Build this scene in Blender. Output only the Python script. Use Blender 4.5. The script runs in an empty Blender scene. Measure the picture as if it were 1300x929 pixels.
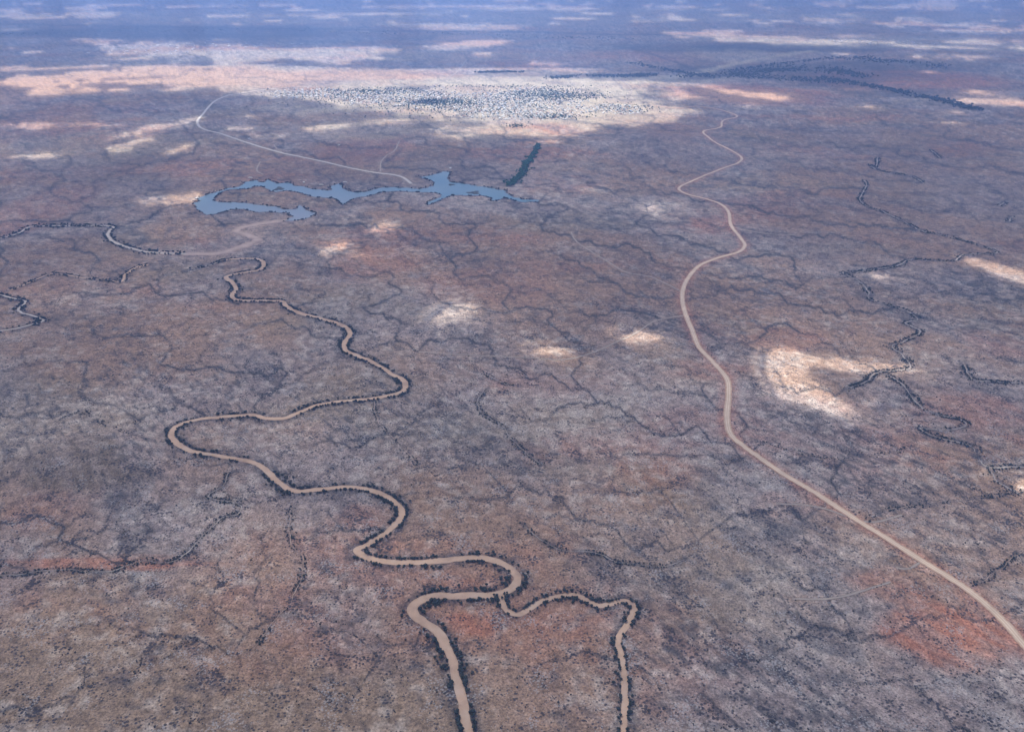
import bpy, math, heapq, random
import numpy as np
from mathutils import Vector
from mathutils.geometry import tessellate_polygon

random.seed(7); rng = np.random.default_rng(11)
S = bpy.context.scene
C = S.collection
R = math.radians

# ------------------------------------------------------------------ camera model (metres, camera over the origin, looking +Y)
H = 1500.0; F = 1126.0; CX, CY = 650.0, 464.5; PITCH = R(25)
cp, sp = math.cos(PITCH), math.sin(PITCH)
def at(px, py):
    """where the ray through a point of the photograph meets the plain (flat, z = 0)"""
    px = np.asarray(px, float); py = np.asarray(py, float)
    dx = px - CX; u = -(py - CY)
    dy = F*cp + u*sp; dz = -F*sp + u*cp
    t = H / -dz
    return dx*t, dy*t
def proj(x, y):
    """the reverse: plain -> photograph"""
    d = y*cp + H*sp
    d = np.where(d < 1, 1, d)
    u = y*sp - H*cp
    return CX + F*x/d, CY - F*u/d

# ------------------------------------------------------------------ noise
_perm = np.random.default_rng(5).permutation(1024)
_perm = np.concatenate([_perm, _perm])
_ga = np.random.default_rng(6).uniform(0, 2*np.pi, 1024)
_gx, _gy = np.cos(_ga), np.sin(_ga)
def perlin(x, y, seed=0):
    x = x + seed*37.13; y = y + seed*91.7
    xi = np.floor(x).astype(np.int64); yi = np.floor(y).astype(np.int64)
    xf = x - xi; yf = y - yi
    u = xf*xf*xf*(xf*(xf*6-15)+10); v = yf*yf*yf*(yf*(yf*6-15)+10)
    def g(ix, iy, fx, fy):
        h = _perm[(_perm[ix & 1023] + iy) & 1023]
        return _gx[h]*fx + _gy[h]*fy
    a = g(xi, yi, xf, yf); b = g(xi+1, yi, xf-1, yf)
    c = g(xi, yi+1, xf, yf-1); d = g(xi+1, yi+1, xf-1, yf-1)
    return ((a*(1-u)+b*u)*(1-v) + (c*(1-u)+d*u)*v)*1.5
def fbm(x, y, seed=0, octs=4, gain=.5):
    s = 0; a = 1; t = 0
    for o in range(octs):
        s = s + a*perlin(x*2**o, y*2**o, seed+o*3); t += a; a *= gain
    return s/t
def sstep(a, b, x):
    t = np.clip((x-a)/(b-a), 0, 1); return t*t*(3-2*t)

# ------------------------------------------------------------------ digitised courses (points of the photograph -> plain)
ROAD = [(1440,960),(1400,929),(1345,868),(1300,819.5),(1266,780.6),(1225.5,746.8),(1164.6,709.5),(1097,667.2),(1054.6,640),(1022.5,619.7),(995.4,604.5),
 (964.9,582.5),(941.2,565.5),(927,551),(922.8,528.3),(925,501),(922.6,480.9),(907.4,462.3),(887.5,440.3),(879,420),(868.8,392.8),(866.5,369),(876,348.8),
 (890.5,335.2),(914,326.8),(937.8,320),(945.6,311.5),(939.5,301.4),(928,285.5),(925,270),(915.8,260),(898.6,253.5),(874.4,247.5),(862.6,241.4),(864.3,236.5),
 (877.9,230.2),(896.8,221.6),(922.7,212.1),(936.5,207.8),(941.6,203),(936.5,198.4),(921,191.5),(905.4,184.6),(896.8,176),(892.5,170),(896.8,165.6),
 (908.9,163.4),(915.8,160.3),(916.3,155.3),(921,151.9),(934,149.5),(934,146.5),(912,139),(884.8,135.2),(857,137.2),(830,134)]
PAVED = [(522,233.5),(511.5,225.6),(497.7,222),(477,219.6),(440,212.6),(399.4,203),(358.8,194.6),(321.5,184.5),(281,171),(257.2,164.2),(250.8,156),(259,143.9),
 (270.8,130.3),(287.7,121.5),(304.6,118.5),(345,113),(400,110)]
TRACKS = [
 [(358.8,194.6),(348.6,186),(352,182.5),(370,180),(399.4,177.7)],
 [(507,179),(501,190.8),(490.8,197.7),(483.8,205.8),(482.7,218.5)],
 [(592.5,76),(579,93),(562,103),(545,112)],
 [(563.7,6.8),(579,23.7),(590,38)],
 [(724.5,294.6),(734.6,309.8),(765,328.5),(795.5,345.4),(829.4,352),(864.6,369.4)],
 [(868,400),(830,408),(805.7,425),(782,435.2),(751.5,448.8),(717.7,457.2),(667,455.5),(592.5,450.5),(531.5,445.4)],
 [(1005.5,762),(1040,762),(1069.8,758.6),(1097,750),(1130.8,740)],
 [(1137.5,721.4),(1154.5,723),(1171,714)],
 [(1145,655),(1100,664),(1040,645),(985,640)],
 [(941.6,203),(965,199),(1000,198)],
 [(330.5,205),(326,216),(334,222)],
 [(560,130),(540,150),(505,168),(440,172),(330,165)],
 [(780,97),(800,112),(797,121),(765,124)],
 [(940,290),(975,296),(1010,298)],
 [(700,160),(760,150),(857,137)],
]
RIVER_MAIN = [(600,960),(585,885),(573.8,839.8),(567,823),(555.2,802.6),(535,789),(523.5,777.2),(527,767),(545,759.3),(575.5,757.3),(606,758),(636.5,755),
 (652.4,746.8),(656.8,735),(646.6,723),(626.3,713),(599.2,709.5),(558.6,713),(531.5,715.3),(497.7,714.6),(467.2,708.5),(453,699.4),(467.2,691),(487.5,679),
 (506,662),(510,648.6),(499.7,636),(475,624),(440,618),(406,620.4),(375.7,622.8),(356.8,613.6),(335,594.3),(314.8,584),(277.5,576.4),(243.7,570.6),
 (223.4,560.5),(217.3,550.3),(225,538.5),(250.5,531),(287.7,527.6),(318,525.6),(338.5,530),(362,530),(382.5,521.5),(406,513),(432,509),(463.8,506.3),
 (497.7,501),(511.5,495),(514,484.3),(494.3,470.8),(467.2,455.5),(440,443.7),(436.8,435.2),(444,420),(430,409.7),(406,403),(378.7,396.5),(364.8,389.4),
 (358,383),(338.5,382),(304.6,381.5),(294.5,377),(299.5,367.4),(294.5,359),(287,352),(304.6,347.5),(328.3,343.7),(335,335.2),(325,329),(301,328.5),(281,331)]
RIVER_MAIN_END = [(281,331),(266,337),(250.5,340.3),(232,345)]
TRIB = [(636.5,755),(637,763),(638.5,770),(647,779),(660,781.5),(673.7,773.8),(690.6,763.7),(711,758.5),(731,757),(748,765.4),(761.7,771),(782,767),
 (795.5,764.7),(804.7,773.8),(799.6,789),(788.8,806),(784.2,819.5),(788.8,838),(793,870),(790,960)]
RIVER_NW = [(-30,308),(0,303),(23.7,296.3),(40.6,287.8),(84.6,287),(132,287),(144,288.7),(138.8,293),(138,301.4),(150,309.8),(176,317.6),(203,321),(237,322.4)]
RIVER_NW2 = [(203,321),(237,322.4),(270.8,321.7),(297.9,316.6),(319.5,308),(326.3,303),(314.8,298),(299.9,293),(311.4,287.8),(338.5,282.8),(367,279.5)]
RIVER_W = [(-20,424),(20,418),(40.6,413),(54.8,408),(45.4,403),(27,397.8),(24.7,392.8),(32.8,384.3),(20,381),(0,375.8),(-20,372)]
RIVER_W2 = [(13.5,369),(37,359),(61,348.8),(81,348.8),(101.5,352),(135.4,355.5),(154,357),(159,348.8),(172.6,340.3),(189.5,335.2)]
CREEKS = [  # (course, width, tree density)
 ([(304.6,596),(289.4,599.4),(282.6,614.6),(264,628),(298,636.6),(308,641.8),(301,651),(281,655.4),(260.6,674),(237,697.7),(216.6,711),(176,709.5),(149,719.7),(128.6,723),(84.6,719.7),(47.4,721.4),(-20,730)],5,1.),
 ([(1097,228.6),(1100,235.4),(1091.9,252.3),(1101,260.8),(1125,270),(1151,282.8),(1171.4,293),(1201.9,299.7),(1239,309.8),(1266,320),(1242.5,321.7),(1221,323.4),(1212,330),(1191.7,330),(1157.9,328.5),(1137.5,337),(1110.5,341.3),(1083.4,345.4),(1069,344.5),(1080,350.5),(1093.5,359),(1102,369),(1105.4,380),(1127.4,386),(1151,394.5),(1165.3,404.6),(1150,409.7),(1168.7,421.5),(1147.7,433.5),(1132,440.3),(1144.3,450.5),(1154.5,468),(1117.2,472.5),(1097,486),(1072,494)],11,1.1),
 ([(1122,474),(1144.3,487.7),(1161.2,509.7),(1181.5,525),(1215.4,531.7),(1226.2,538.5),(1212,546),(1185,546.5),(1168,544.5),(1185,555.4),(1215.4,562),(1235.7,570.6),(1242.5,585.9),(1256,596),(1293,594.3),(1330,597)],10,1.1),
 ([(1256,596),(1266,613),(1300,632)],8,.6),
 ([(1222,460.6),(1230.6,477.5),(1237.7,484.3),(1266,486),(1320,488)],9,1.2),
 ([(1113.9,199.7),(1112,213),(1103.7,210),(1117,217),(1158,225),(1173,233.7)],12,1.2),
 ([(1181.5,191),(1193.4,201.4)],14,1.),
 ([(1274.6,257.4),(1268.5,261.8)],16,1.), ([(1284.8,274.3),(1280.4,282)],16,1.),
 ([(599,470.8),(619.5,477.5),(640,487.7),(660,491)],5,.8),
 ([(619.5,494.5),(607.7,504.6),(607.7,516.5),(616,530),(636.5,540),(646.6,555.4),(667,575.7),(687,592.6)],4,.8),
 ([(663.5,667),(683.8,685.8),(697.4,692.6),(714.3,701.8),(741.4,701.8),(765,706),(782,714.6),(812.5,718.7),(836,721.4),(870,713)],4,.9),
 ([(1100,663.8),(1110.5,653.7),(1147.7,645.2),(1181.5,641.8),(1266,630),(1320,622)],2,.7),
 ([(1229,745),(1252.6,735),(1269.5,721.4),(1300,699.4),(1330,690)],2,.7),
 ([(474,508),(482.5,538.5),(511,565.5),(530,590)],2.5,.5),
 ([(80,530),(102,522),(130,535),(165,550),(190,556)],2,.6),
 ([(375,640),(368,650),(370,690),(386,712),(372,760),(352,784),(318,828)],2,.5),
 ([(960,560),(1010,575),(1060,585),(1110,580),(1150,572)],2,.4),
]
LAKE = [(247.7,260.2),(253,251.3),(267.2,246),(286.6,240.7),(304.3,237.2),(311.4,231.5),(325.5,229.2),(329,231.8),(336,231.8),(340.6,228.3),(350.3,233.6),(361,232.7),
 (369,232.2),(373.3,236.3),(385.7,237.2),(394.5,240.3),(415.8,242.5),(421,241.6),(421,236.3),(432.6,232.7),(434.3,239),(442.3,242.9),(454,245),(465,243.8),
 (481.5,239.2),(500,238),(532,240.4),(550.8,237),(553,231.8),(543.8,227.7),(532.3,225.4),(548.5,223),(562,218),(571.5,219),(567,226.5),(571.5,231.8),
 (587.7,233.5),(599,235.8),(615.4,237.6),(638.5,241.5),(644,246.2),(652,250.8),(664,253.8),(684,254.4),(684,256.2),(662,256.8),(648,253.2),(640.8,250.8),
 (624.6,255.4),(622.3,250.8),(610.8,248.5),(590,248.5),(573.8,248),(564.3,251.8),(550.8,257.5),(542.7,260.5),(543.8,256.5),(560,250.8),(561,247.3),(553,245),(532,243.8),
 (509,242.7),(486,243.8),(465.4,249.6),(453.8,250.8),(444,254.8),(435,260),(433.5,257.5),(424.6,252),(399.9,250.4),(389,247.4),(378.6,244.2),(364.5,242),
 (350.3,244.2),(343,242.5),(336,237),(322,236.8),(315,240.3),(292,240.7),(283,243.3),(274.2,248.7),(269,254.8),(283,257.5),(309.6,258),(329,261),(350.3,262.8),
 (361,266.3),(375,266.3),(380.4,261),(387.5,267.2),(400.7,270.8),(391,277),(376.8,280),(361,281),(371.5,276),(368,270.8),(343.2,269),(329,269.9),
 (318.5,268),(309.6,265.5),(292,266.3),(274.2,271.7),(261.8,273.4),(256.5,269)]
OUTFLOW = [(684,184),(678,196),(668,208),(666,218),(655,228),(646,237)]

def smooth(pts, step=6.0):
    """Catmull-Rom through plain points, resampled"""
    P = np.array([at(*p) for p in pts], float)
    P = np.vstack([2*P[0]-P[1], P, 2*P[-1]-P[-2]])
    out = []
    for i in range(1, len(P)-2):
        a, b, c, d = P[i-1], P[i], P[i+1], P[i+2]
        n = max(2, int(np.linalg.norm(c-b)/step))
        t = np.linspace(0, 1, n, endpoint=False)[:, None]
        m1 = (c-a)*.5; m2 = (d-b)*.5
        L = np.linalg.norm(c-b)
        for m in (m1, m2):
            l = np.linalg.norm(m)
            if l > L*1.2: m *= L*1.2/l
        out.append((2*t**3-3*t**2+1)*b + (t**3-2*t**2+t)*m1 + (-2*t**3+3*t**2)*c + (t**3-t**2)*m2)
    out.append(P[-2][None])
    return np.vstack(out)
def wiggle(P, amp, wl, seed):
    T = np.gradient(P, axis=0); T /= np.linalg.norm(T, axis=1)[:, None]+1e-9
    s = np.concatenate([[0], np.cumsum(np.linalg.norm(np.diff(P, axis=0), axis=1))])
    o = amp*fbm(s/wl, s*0+seed*3.3, seed, 3)
    return P + np.stack([-T[:, 1], T[:, 0]], 1)*o[:, None]
road = smooth(ROAD, 12); paved = smooth(PAVED, 20); tracks = [wiggle(smooth(t, 15), 6, 120, i) for i, t in enumerate(TRACKS)]
rmain = wiggle(smooth(RIVER_MAIN, 6), 5, 60, 31); rmain_end = smooth(RIVER_MAIN_END, 8)
trib = wiggle(smooth(TRIB, 5), 4, 50, 32); rnw = wiggle(smooth(RIVER_NW, 8), 5, 80, 33); rnw2 = wiggle(smooth(RIVER_NW2, 8), 14, 100, 34)
rw = wiggle(smooth(RIVER_W, 6), 5, 60, 35); rw2 = wiggle(smooth(RIVER_W2, 8), 6, 70, 36)
creeks = [(wiggle(smooth(c, 6), 9, 60, 40+i), w, d) for i, (c, w, d) in enumerate(CREEKS)]
lake_xy = np.array([at(*p) for p in LAKE])
outflow = smooth(OUTFLOW, 20)

# ------------------------------------------------------------------ the polar grid of the plain
def rows(step, y0=965, y1=-28):
    ys = np.arange(y0, y1, -step)
    r = at(np.full(len(ys), 650.), ys)[1]
    far = r[-1]*1.12**np.arange(1, 12)
    near = np.linspace(0, r[0], 10, endpoint=False)[1:]
    return np.concatenate([near, r, far])
def cols(step, half=41):
    dense = np.arange(-R(half), R(half), step/F)
    rest = np.linspace(R(half), 2*np.pi-R(half), 90, endpoint=False)
    return np.concatenate([dense, rest]), len(dense)
RR = rows(1.45); TH, ND = cols(1.5)
NR, NT = len(RR), len(TH)
GR, GT = np.meshgrid(RR, TH, indexing='ij')
X = GR*np.sin(GT); Y = GR*np.cos(GT)

def dist_to(P, X, Y, maxd, stride=1):
    """distance field to a polyline, computed in its neighbourhood only"""
    D = np.full(X.shape, 1e9)
    Q = P[::stride]
    if not np.allclose(Q[-1], P[-1]): Q = np.vstack([Q, P[-1]])
    for k in range(0, len(Q)-1, 12):
        seg = Q[k:k+13]
        lo = seg.min(0)-maxd; hi = seg.max(0)+maxd
        m = np.nonzero((X > lo[0]) & (X < hi[0]) & (Y > lo[1]) & (Y < hi[1]))
        if len(m[0]) == 0: continue
        x = X[m]; y = Y[m]; d = D[m]
        for a, b in zip(seg[:-1], seg[1:]):
            v = b-a; L = v@v+1e-9
            t = np.clip(((x-a[0])*v[0]+(y-a[1])*v[1])/L, 0, 1)
            d = np.minimum(d, np.hypot(x-a[0]-t*v[0], y-a[1]-t*v[1]))
        D[m] = d
    return D
def gridcells(P, stride=1):
    """the grid cells a course runs through"""
    r = np.hypot(P[:, 0], P[:, 1]); t = np.arctan2(P[:, 0], P[:, 1])
    i = np.searchsorted(RR, r); j = np.searchsorted(TH[:ND], t)
    ok = (i > 0) & (i < NR-1) & (j > 0) & (j < ND-1)
    return i[ok], j[ok]

# relief
lc = np.array(at(450, 248))
lake_flat = np.clip(1-np.exp(-(((X-lc[0])/2600)**2+((Y-lc[1])/1100)**2)**2), 0, 1)
Z = 22*fbm(X/3300, Y/3300, 1, 3) + 7*fbm(X/700, Y/700, 2, 3) + 2.2*fbm(X/160, Y/160, 3, 3)
for (hx, hy, hw, hh, am) in ((100,585,90,30,34),(835,185,95,14,60),(640,745,20,8,0),(1000,690,90,20,10)):
    a_, b_ = at(hx, hy); w_ = at(hx+hw, hy)[0]-a_; l_ = abs(at(hx, hy-hh)[1]-b_)
    Z = Z + am*np.exp(-((X-a_)/w_)**2-((Y-b_)/l_)**2)
Z = Z*lake_flat*sstep(60, 600, GR)

# drainage: priority flood over the dense part from rivers and rim, then flow accumulation
dn_h = Z[:, :ND] + 9*fbm(X[:, :ND]/900+.3*perlin(X[:, :ND]/400, Y[:, :ND]/400, 8), Y[:, :ND]/900, 12, 3) + 22*fbm(X[:, :ND]/300, Y[:, :ND]/300, 14, 6, .50) - .020*X[:, :ND] + .026*Y[:, :ND]
def flood(h, seeds):
    nr, nt = h.shape; N = nr*nt
    hf = h.ravel().tolist(); done = bytearray(N); parent = [-1]*N; order = []
    q = []
    for s in seeds:
        if not done[s]: done[s] = 1; q.append((hf[s]-40, s))
    for i in range(nr):
        for j in (0, nt-1):
            s = i*nt+j
            if not done[s]: done[s] = 1; q.append((hf[s], s))
    for j in range(nt):
        for i in (0, nr-1):
            s = i*nt+j
            if not done[s]: done[s] = 1; q.append((hf[s], s))
    heapq.heapify(q)
    nb = (-nt, nt, -1, 1, -nt-1, -nt+1, nt-1, nt+1)
    push, pop = heapq.heappush, heapq.heappop
    while q:
        hh, c = pop(q); order.append(c)
        for o in nb:
            n = c+o
            if 0 <= n < N and not done[n]:
                done[n] = 1; parent[n] = c
                v = hf[n]
                push(q, (v if v > hh else hh+1e-4, n))
    return parent, order
seeds = set()
for P in [rmain, trib, rnw, rnw2, rw, rw2] + [c[0] for c in creeks] + [outflow]:
    i, j = gridcells(P)
    seeds.update((i*ND+j).tolist())
parent, order = flood(dn_h, seeds)
dr = np.gradient(RR)[:, None]; dtn = (np.gradient(TH[:ND])*1.0)[None, :]*RR[:, None]
area = (dr*dtn).ravel()
acc = area.tolist()
for c in reversed(order):
    p = parent[c]
    if p >= 0: acc[p] += acc[c]
acc = np.array(acc).reshape(NR, ND)
cell = np.sqrt(area.reshape(NR, ND))
la = np.log(acc+1) - 1.6*np.log(np.maximum(RR[:, None]/2300, 1))
drain = .50*sstep(np.log(1.8e3), np.log(9e3), la) + .50*sstep(np.log(9e3), np.log(2.5e5), la)
drain *= 1.12*(1-.38*sstep(4200, 8000, RR[:, None])); drain = np.clip(drain, 0, 1)
# faint head-waters only show near the camera
drain *= sstep(0, 1, np.log(acc+1)/np.log(60*cell**2+8e3)-.28)
drain *= np.clip(24/cell, 0, 1)*(.6+.4*sstep(-.35, .25, fbm(X[:, :ND]/500, Y[:, :ND]/500, 67, 3)))
b = drain.copy()
soft = np.maximum(b*.9, (b*2 + np.roll(b, 1, 0)+np.roll(b, -1, 0)+np.roll(b, 1, 1)+np.roll(b, -1, 1))/5)
nbm = np.maximum.reduce([np.roll(b, 1, 0), np.roll(b, -1, 0), np.roll(b, 1, 1), np.roll(b, -1, 1)])
soft = np.maximum(soft, nbm*.5*sstep(7, 3, cell))
halo = soft
for _ in range(3): halo = (halo + np.roll(halo, 1, 0)+np.roll(halo, -1, 0)+np.roll(halo, 1, 1)+np.roll(halo, -1, 1))/5
DR = np.zeros_like(X); DR[:, :ND] = np.clip(soft*1.25, 0, 1)
HA = np.zeros_like(X); HA[:, :ND] = np.clip(halo*1.25, 0, 1)
Z = Z - 1.2*HA*sstep(60, 600, GR)

def height(x, y):
    """bilinear height of the finished plain"""
    x = np.asarray(x, float); y = np.asarray(y, float)
    r = np.hypot(x, y); t = np.arctan2(x, y)
    t = np.where(t < TH[0], t+2*np.pi, t)
    i = np.clip(np.searchsorted(RR, r)-1, 0, NR-2); j = np.clip(np.searchsorted(TH, t)-1, 0, NT-1)
    j1 = (j+1) % NT
    fr = np.clip((r-RR[i])/(RR[i+1]-RR[i]), 0, 1)
    dt = np.where(j1 == 0, TH[0]+2*np.pi-TH[j], TH[j1]-TH[j])
    ft = np.clip((t-TH[j])/dt, 0, 1)
    return (Z[i, j]*(1-fr)+Z[i+1, j]*fr)*(1-ft) + (Z[i, j1]*(1-fr)+Z[i+1, j1]*fr)*ft

# ------------------------------------------------------------------ surface colours of the plain, with some shade painted in
def col(*c): return np.array(c)[None, None, :]
def mix(a, b, t): return a*(1-t[..., None]) + b*t[..., None]
ca, sa = math.cos(R(-55)), math.sin(R(-55))              # grain of the country
U = X*ca+Y*sa; V = -X*sa+Y*ca
PX, PY = proj(X, Y)
TAN = col(.330,.212,.148); GREY = col(.335,.258,.225); RED = col(.42,.170,.100); DARK = col(.085,.075,.080); OLIVE = col(.245,.190,.125)
SAND = col(.47,.385,.275); PALE = col(.47,.405,.35); VEG = col(.052,.052,.058); BROWN = col(.175,.115,.095)
A = np.broadcast_to(TAN, X.shape+(3,)).copy()
n_big = fbm(X/1500, Y/1500, 21, 3); n_mid = fbm(U/900, V/330, 22, 4); n_sm = fbm(U/170, V/70, 23, 4); n_t = fbm(X/42, Y/42, 24, 3)
A = mix(A, GREY, sstep(-.25, .3, n_big + .5*n_mid))
A = mix(A, OLIVE, .4*sstep(.0, .45, fbm(X/1100, Y/700, 25, 3)))
A = mix(A, RED, .42*sstep(.08, .5, fbm(X/1300, Y/800, 26, 4) + .25*n_sm))
A = mix(A, PALE, .45*sstep(-.05, .45, .6*fbm(X/210, Y/210, 27, 4) + .7*n_t + .3*n_big))
A = mix(A, DARK, .55*sstep(.0, .55, n_sm*.5 + .45*n_mid + .55*fbm(U/70, V/32, 28, 4)))
stri = fbm(U/85, V/19, 71, 4) + .35*n_mid
A = mix(A, VEG*1.2, .62*sstep(.06, .42, stri)*sstep(6500, 3500, GR)*sstep(-.15, .3, fbm(X/1200, Y/1200, 73, 2)+.35*sstep(-200, 900, X)-.15))
A = mix(A, VEG*1.3, .5*sstep(.12, .5, fbm(X/55, Y/55, 74, 4, .6)+.25*n_mid))
A = mix(A, VEG*1.4, .62*sstep(.0, .42, fbm(X/120, Y/120, 72, 5, .62)+.2*n_mid)*sstep(2800, 5000, GR))
# broad zones that the photograph shows (position, half size, how strong)
def zone(px, py, rx, ry, n=1.0, rot=0., sc=400.):
    a_, b_ = at(px, py); wx = abs(at(px+rx, py)[0]-a_); wy = abs(at(px, py-ry)[1]-at(px, py+ry)[1])/2
    dx, dy = X-a_, Y-b_
    q = np.sqrt((dx/wx)**2+(dy/wy)**2) + n*.55*fbm(X/(wx*.8), Y/(wy*.8), int(px) % 17, 4)
    return sstep(1.15, .55, q)
streak = sstep(-.25, .3, fbm(U/260, V/45, 51, 4))
for z in ((1205,800,95,50,.9),(1130,745,60,30,.45),(1000,640,60,22,.4),(600,795,42,20,.75),(455,655,45,16,.35),(585,742,30,8,.5),(140,712,140,10,.75),(60,640,60,30,.25),(40,270,60,45,.45),
          (30,160,90,35,.35),(1230,520,75,30,.45),(905,285,30,12,.5),(960,120,110,14,.75),(470,185,60,14,.45),(1150,100,160,14,.85),(820,70,90,10,.45),(1000,430,60,16,.3),(680,75,110,14,.35),(850,170,40,20,.25),
          (480,330,60,25,.35),(620,360,90,30,.25),(330,760,60,30,.2),(720,800,60,20,.2),(430,200,90,12,.4),(700,490,90,18,.18),(1270,440,60,20,.3),(900,470,60,14,.35)):
    A = mix(A, RED, z[4]*zone(*z[:4])*(.55+.45*streak))
for z in ((100,590,95,38,.85),(40,440,70,60,.18),(540,620,120,40,.15)):
    A = mix(A, OLIVE*.45+BROWN*.45, z[4]*zone(*z[:4])*(.6+.4*streak))
for z in ((850,185,110,30,.35),(500,210,200,30,.35),(1150,200,220,60,.4),(120,230,150,50,.4),(1100,290,220,60,.35),(80,330,120,40,.35),(740,340,200,70,.22)):
    A = mix(A, BROWN, z[4]*zone(*z[:4]))  # brown ground, also standing in for deeper shade on the upper plain
for z in ((950,620,90,70,.5),(880,700,150,60,.35),(1010,770,110,80,.55),(1090,700,50,30,.4)):
    zz = zone(*z[:4]); A = mix(A, PALE, .55*z[4]*zz); A = mix(A, DARK, z[4]*1.1*zz*sstep(-.05, .3, n_sm+.4*n_t))
for z in ((1000,90,170,14,.55),(1150,82,120,8,.5),(740,97,90,4,.7),(1150,118,90,6,.45),(1060,105,60,7,.5),(200,40,330,9,.7),(900,60,160,8,.5),(650,95,60,3,.4),(400,50,300,10,.35),(1000,62,200,6,.6)):
    A = mix(A, VEG*1.3, z[4]*zone(*z[:4]))
# pale trodden soil about the town and pale bands beyond the plain
for z in ((560,125,260,30,.85),(200,95,220,22,.6),(1050,52,190,9,.8),(760,130,120,30,.8),(480,165,200,14,.35),(880,100,60,5,.9),(700,105,160,8,.9),(400,70,330,9,.5),(600,20,700,12,.45),(150,180,200,25,.3),
          (640,170,60,12,.4),(1250,60,100,10,.5),(930,70,80,9,.35)):
    A = mix(A, SAND, z[4]*zone(*z[:4])*(.42+.58*sstep(-.2, .2, fbm(X/420, Y/420, 81, 5, .6))))
for pl, wd, k_, cc in (([(900,98),(960,92),(1010,88),(1060,90),(1100,98)],70,.5,VEG),([(1040,98),(1090,106),(1130,114),(1170,122),(1200,128),(1240,140)],40,.55,VEG),([(860,102),(930,94),(1000,86),(1080,80)],130,.4,VEG),
    ([(735,103),(780,99),(830,100),(860,98),(905,88),(940,80),(985,72),(1030,66)],70,.85,SAND),([(640,90),(720,93),(790,97)],50,.5,VEG),([(-50,30),(300,36),(700,42),(1000,48)],120,.6,VEG),([(800,60),(860,80),(900,96)],40,.5,VEG),([(0,120),(90,118),(180,110),(300,106)],30,.5,VEG)):
    P_ = smooth(pl, 60); d_ = dist_to(P_, X, Y, wd*4, 1); A = mix(A, cc, k_*np.exp(-(np.maximum(d_*(1+.9*fbm(X/300, Y/300, 66, 3))-wd*.5, 0)/wd)**2)*(d_ < 1e8))
for z in ((200,98,230,18,.75),(60,110,120,20,.7),(950,122,90,10,.8),(600,52,70,8,.6),(1000,44,120,7,.4),(450,96,130,8,.5),(1250,125,70,12,.5)):
    A = mix(A, col(.52,.31,.19), z[4]*zone(*z[:4]))
# lower sharp contrast with distance is left to the air; drains, verges, shores
blot = .55+.45*sstep(-.3, .3, fbm(X/35, Y/35, 29, 2))
A = mix(A, DARK*.9, .42*HA*blot); A = mix(A, VEG*.9, .95*DR*(.45+.55*blot))
def near_course(P, w, reach, colr, k, stride=2):
    global A
    d = dist_to(P, X, Y, reach*1.3, stride)
    edge = np.exp(-(np.maximum(d-w, 0)/reach*2)**2)
    n = sstep(-.35, .25, fbm(X/40, Y/40, 33, 3))
    A = mix(A, colr, k*edge*(.35+.65*n))
for P, w, reach, k in ((rmain,14,42,.75),(trib,8,28,.7),(rnw,14,42,.7),(rnw2,22,60,.3),(rw,10,40,.8),(rw2,8,34,.6),(rmain_end,3,26,.7),(outflow,10,26,.7)):
    near_course(P, w, reach, VEG*1.15, k)
for P, w, d in creeks: near_course(P, w*.5, 13+w*1.5, VEG*1.2, .72*min(d, 1))
A = mix(A, col(.40,.29,.23), .6*np.maximum(zone(325,290,40,9), .7*zone(240,319,70,4))*(.5+.5*sstep(-.2, .3, fbm(X/160, Y/160, 83, 4)))); near_course(rnw2, 36, 95, col(.42,.30,.24), .75); near_course(road, 12, 45, RED*.95+.03, .6, 3); near_course(paved, 12, 60, SAND*.8, .35, 2)
for P in tracks: near_course(P, 4, 26, TAN*1.1, .4)
near_course(np.vstack([lake_xy, lake_xy[:1]]), 0, 28, DARK*.8, .5, 1)
A = A*(1+.26*n_t+.26*fbm(X/13, Y/13, 30, 2))[..., None]
A = np.clip(A, .02, .8)

# ------------------------------------------------------------------ mesh and material helpers
def mesh_np(name, V_, F_, mats=(), mi=None, smooth_=False):
    me = bpy.data.meshes.new(name)
    V_ = np.asarray(V_, np.float32); F_ = np.asarray(F_, np.int32)
    me.vertices.add(len(V_)); me.vertices.foreach_set('co', V_.ravel())
    n, k = F_.shape
    me.loops.add(n*k); me.loops.foreach_set('vertex_index', F_.ravel())
    me.polygons.add(n); me.polygons.foreach_set('loop_start', np.arange(0, n*k, k, dtype=np.int32))
    me.update(calc_edges=True)
    if mi is not None: me.polygons.foreach_set('material_index', np.asarray(mi, np.int32))
    me.polygons.foreach_set('use_smooth', np.full(n, smooth_))
    for m in mats: me.materials.append(m)
    return me
def link(name, me, label=None, cat=None, group=None, kind=None):
    o = bpy.data.objects.new(name, me); C.objects.link(o)
    if label: o['label'] = label
    if cat: o['category'] = cat
    if group: o['group'] = group
    if kind: o['kind'] = kind
    return o
def attr(me, name, vals, typ='FLOAT'):
    a = me.attributes.new(name, typ, 'POINT')
    if typ == 'FLOAT_COLOR':
        v = np.concatenate([vals, np.ones((len(vals), 1))], 1).astype(np.float32); a.data.foreach_set('color', v.ravel())
    else: a.data.foreach_set('value', np.asarray(vals, np.float32).ravel())
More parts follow.
